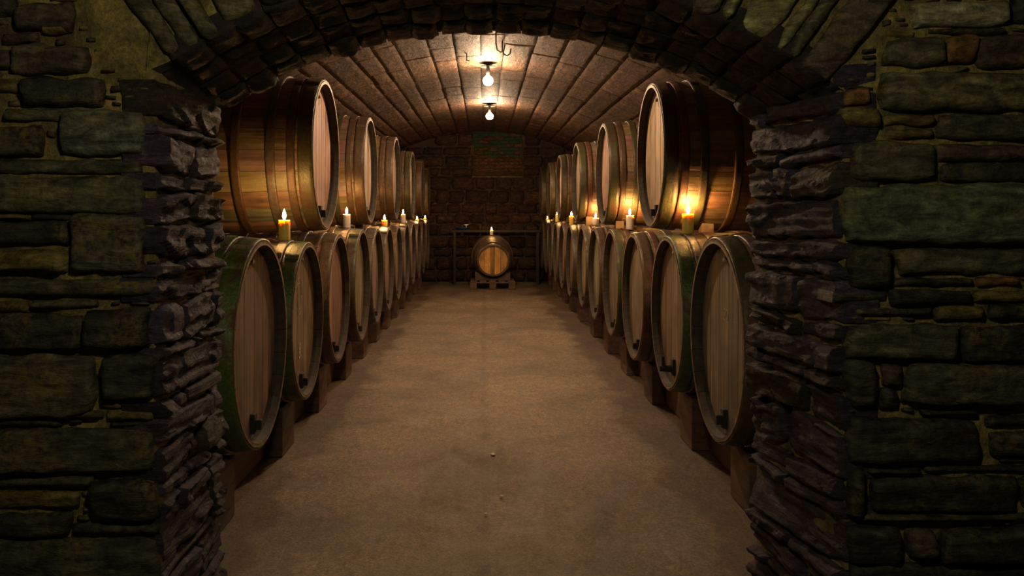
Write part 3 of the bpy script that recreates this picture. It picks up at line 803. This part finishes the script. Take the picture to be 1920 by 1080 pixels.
for yy, lab in ((-.22, 'front'), (.25, 'rear')):
    c = thing('barrel_cradle', 'notched timber cradle on the pallet, %s one under the small barrel' % lab, 'cradle', (PX, PY+.4+yy, .16))
    vs = []; n = 14
    Rc = .375 if lab == 'front' else .392; zc_ = .410 if lab == 'front' else .462
    top = [(-.34, .17)]+[(-.26+.52*k/n, max(.035, zc_-sqrt(max(0, Rc*Rc-(-.26+.52*k/n)**2)))) for k in range(n+1)]+[(.34, .17)]
    ol = [(-.34, 0)]+top+[(.34, 0)]
    for yy2 in (-.035, .035):
        for (xx, zz) in ol: vs.append((xx, yy2, zz))
    m_ = len(ol); fs = [tuple(range(m_)), tuple(range(m_, 2*m_))[::-1]]+[(k, (k+1) % m_, m_+(k+1) % m_, m_+k) for k in range(m_)]
    bm = bmesh.new(); bm.from_mesh(mesh('cr', vs, fs)); bmesh.ops.triangulate(bm, faces=[f for f in bm.faces if len(f.verts) > 4])
    link('timber', bm_mesh('timber', bm), M['beam'], c, (.07, .045, .03))
sr, sb, sl = .30, .40, .92
def scr(x): return sr+(sb-sr)*(1-(2*x/sl)**2)
tilt = radians(9)
sc = thing('small_barrel', 'small oak barrel with golden head lying on the pallet facing the aisle', 'barrel', (PX-.01, PY+.46, .20))
piv = Matrix.Translation((0, 0, .425)) @ Matrix.Rotation(radians(-90)+radians(2.5), 4, 'Z') @ Matrix.Rotation(tilt, 4, 'Y')
def sput(name, me, m, col=None):
    o = link(name, me, m, sc, col); o.matrix_local = piv; return o
NS2 = 20
for k in range(NS2):
    vs = []; fs = []; A = 3; da = pi/NS2-.003; pr = [(-sl/2+sl*q/8, 0) for q in range(9)]
    loop = [(x, scr(x)) for x, _ in pr]+[(x, scr(x)-.024) for x, _ in pr[::-1]]
    n = len(loop)
    for i in range(A+1):
        a = 2*pi*k/NS2-da+2*da*i/A
        for x, q in loop: vs.append((x, q*sin(a), q*cos(a)))
    for i in range(A):
        for q in range(n): fs.append((i*n+q, i*n+(q+1) % n, (i+1)*n+(q+1) % n, (i+1)*n+q))
    fs += [tuple(range(n)), tuple(range(A*n, A*n+n))[::-1]]
    bm = bmesh.new(); bm.from_mesh(mesh('s', vs, fs)); bmesh.ops.triangulate(bm, faces=[f for f in bm.faces if len(f.verts) > 4])
    sput('stave', bm_mesh('stave', bm), M['stave'], (.075, .05, .034))
for x0, x1, c in ((sl/2-.045, sl/2-.003, (.22, .17, .12)), (sl/2-.13, sl/2-.095, GRY), (.07, .115, (.16, .12, .09)), (-.115, -.07, GRY), (-sl/2+.003, -sl/2+.045, GRY), (-sl/2+.095, -sl/2+.13, GRY)):
    pr = [(scr(x0)+.0005, x0), (scr(x0)+.007, x0), (scr((x0+x1)/2)+.008, (x0+x1)/2), (scr(x1)+.007, x1), (scr(x1)+.0005, x1)]
    sput('hoop', lathe_me('hoop', pr, 56, 'X', True, True), M['hoop'], c)
hx2 = sl/2-.03; hr2 = scr(hx2)-.020
cuts = [-hr2, -.17, -.055, .03, .14, hr2]
for a, b in zip(cuts[:-1], cuts[1:]):
    pts = [(a+(b-a)*k/10) for k in range(11)]
    up = [(y, sqrt(max(0, hr2*hr2-y*y))) for y in pts]; ol = up+[(y, -z) for y, z in up[::-1]]
    n = len(ol); g = .0015
    ol = [(min(max(y, a+g), b-g), z) for y, z in ol]
    vs = [(hx2, y, z) for y, z in ol]+[(hx2-.02, y, z) for y, z in ol]
    fs = [tuple(range(n))[::-1], tuple(range(n, 2*n))]+[(k, (k+1) % n, n+(k+1) % n, n+k) for k in range(n)]
    q = random.Random(int(a*1000)).uniform(.7, 1.25)
    o = sput('head_board', mesh('head_board', vs, fs), M['head'], (.50*q, .27*q, .075*q))
sput('rear_head', lathe_me('rear_head', [(0, -hx2), (hr2, -hx2), (hr2, -hx2+.02), (0, -hx2+.02)], 32, 'X', False), M['head'], (.2, .13, .07))
ctop = .20+.425+sb+.006
cnd = candle((PX-.02, PY+.46, ctop), .032, .095, 'white candle burning on top of the small barrel', True, 1.1)

# ------------------------------------------------------------------ things along the back wall
bt = thing('work_bench', 'dark narrow bench standing against the back wall', 'bench', (.15, 17.85, 0))
zt = H-(431-VY)*17.85/F
def bb(name, lo, hi, m='black_iron', b=.004): return box(name, lo, hi, M[m], bt, b)
bb('bench_top', (-.82, -.16, zt-.045), (1.00, .16, zt), 'dark_wood')
for xx in (-.76, .95):
    for yy in (-.12, .12): bb('leg', (xx-.025, yy-.025, 0), (xx+.025, yy+.025, zt-.045), 'dark_wood')
BXp = (867-VX)*17.8/F
tr = thing('blue_basin', 'shallow blue plastic basin at the left end of the bench', 'basin', (BXp, 17.8, zt))
link('bowl', lathe_me('bowl', [(0, .004), (.11, .004), (.15, .05), (.165, .052), (.165, .046), (.155, .044), (.118, 0), (0, 0)], 28), M['blue'], tr)
gl = thing('small_funnel', 'small white funnel standing in the blue basin', 'funnel', ((874-VX)*17.8/F, 17.8, zt+.004))
link('cone', lathe_me('cone', [(0, 0), (.03, 0), (.026, .006), (.009, .012), (.009, .085), (.05, .10), (.05, .112), (.044, .112), (.008, .095), (0, .093)], 20), M['enamel'], gl)
cb = tube_me('c', [((1008-VX)*18.0/F, 18.12, H-(414-VY)*18.0/F), ((990-VX)*18/F, 18.14, H-(420-VY)*18/F), ((968-VX)*18/F, 18.14, H-(427-VY)*18/F), ((958-VX)*18/F, 18.12, H-(430-VY)*18/F)], .012, 8)
tag(link('wall_pipe', cb, M['black_iron']), 'thin dark pipe sloping along the back wall right of the small barrel', 'pipe')

# ------------------------------------------------------------------ ceiling lamps and hooks
def lamp(x, Y, z, label):
    t = thing('ceiling_lamp', label, 'lamp', (x, Y, z), 0, 'bare bulb lamps under the vault')
    top = vz(x)-z-.006
    link('bulb', lathe_me('bulb', [(0, -.064), (.028, -.058), (.050, -.038), (.058, -.008), (.052, .018), (.030, .038), (.018, .050)], 20), M['bulb'], t)
    link('socket', lathe_me('socket', [(.017, .047), (.021, .049), (.021, top-.012), (.0, top-.012)], 16), M['black_iron'], t)
    link('shade', lathe_me('shade', [(.020, top-.030), (.085, top-.040), (.088, top-.043), (.085, top-.036), (.020, top-.020)], 32, closed=True), M['black_iron'], t)
    link('ceiling_rose', lathe_me('ceiling_rose', [(0, top-.014), (.05, top-.014), (.055, top-.004), (.055, top+.004), (0, top+.004)], 24), M['black_iron'], t)
    return t
ZL = 3.035
lamp((915-VX)*9.9/F, 9.9, H+(VY-150)*9.9/F, 'glowing bare bulb, nearer and higher of the two seen under the vault')
lamp((918-VX)*13.6/F, 13.6, H+(VY-217)*13.6/F, 'glowing bare bulb, farther and lower of the two seen under the vault')
lamp(.05, 6.9, 3.02, 'glowing bare bulb hidden above the arch edge, first lamp of the vault')
for hx_, Yh, dz, lab in (((942-VX)*8.6/F, 8.6, .12, 'double iron hook hanging from the vault right of the nearer lamp'), ((930-VX)*8.2/F, 8.2, .16, 'long iron hook hanging from the vault just before the nearer lamp')):
    zt_ = vz(hx_)-.01
    pts = [(hx_, Yh, zt_+.02), (hx_, Yh, zt_-dz*.6), (hx_+.012, Yh, zt_-dz), (hx_+.045, Yh, zt_-dz-.02), (hx_+.075, Yh, zt_-dz), (hx_+.085, Yh, zt_-dz+.05)]
    tag(link('iron_hook', tube_me('iron_hook', pts, .007, 8), M['black_iron']), lab, 'hook')
hx_ = (875-VX)*9.2/F
tag(link('iron_hook', tube_me('iron_hook', [(hx_-.03, 9.2, vz(hx_)), (hx_, 9.2, vz(hx_)-.02), (hx_, 9.2, vz(hx_)-.09), (hx_+.03, 9.2, vz(hx_)-.095)], .006, 8), M['black_iron']), 'small bent iron hook in the vault left of the nearer lamp', 'hook')

# ------------------------------------------------------------------ crumbs on the floor
def scrap(ppx, ppy, sz, lab, seed):
    Y = H*F/(ppy-VY); x = (ppx-VX)*Y/F; r = random.Random(seed)
    bm = bmesh.new(); n = 9
    vs = [bm.verts.new((sz*cos(2*pi*k/n)*r.uniform(.5, 1.2), sz*sin(2*pi*k/n)*r.uniform(.5, 1.2), r.uniform(.0, .004))) for k in range(n)]
    f = bm.faces.new(vs); ex = bmesh.ops.extrude_face_region(bm, geom=[f])
    for v in [g for g in ex['geom'] if isinstance(g, bmesh.types.BMVert)]: v.co.z += .005
    o = link('paper_scrap', bm_mesh('paper_scrap', bm), M['paper']); o.location = (x, Y, .001)
    tag(o, lab, 'scrap')
scrap(925, 853, .020, 'largest pale scrap on the concrete floor in the middle of the aisle', 1)
scrap(911, 965, .009, 'tiny white crumb on the floor, nearest the doorway', 2)
scrap(913, 949, .006, 'tiny white crumb on the floor just beyond the nearest one', 3)
scrap(915, 753, .008, 'small white crumb on the floor beyond the large pale scrap', 4)
scrap(940, 932, .010, 'thin pale splinter on the floor right of the white crumbs', 5)
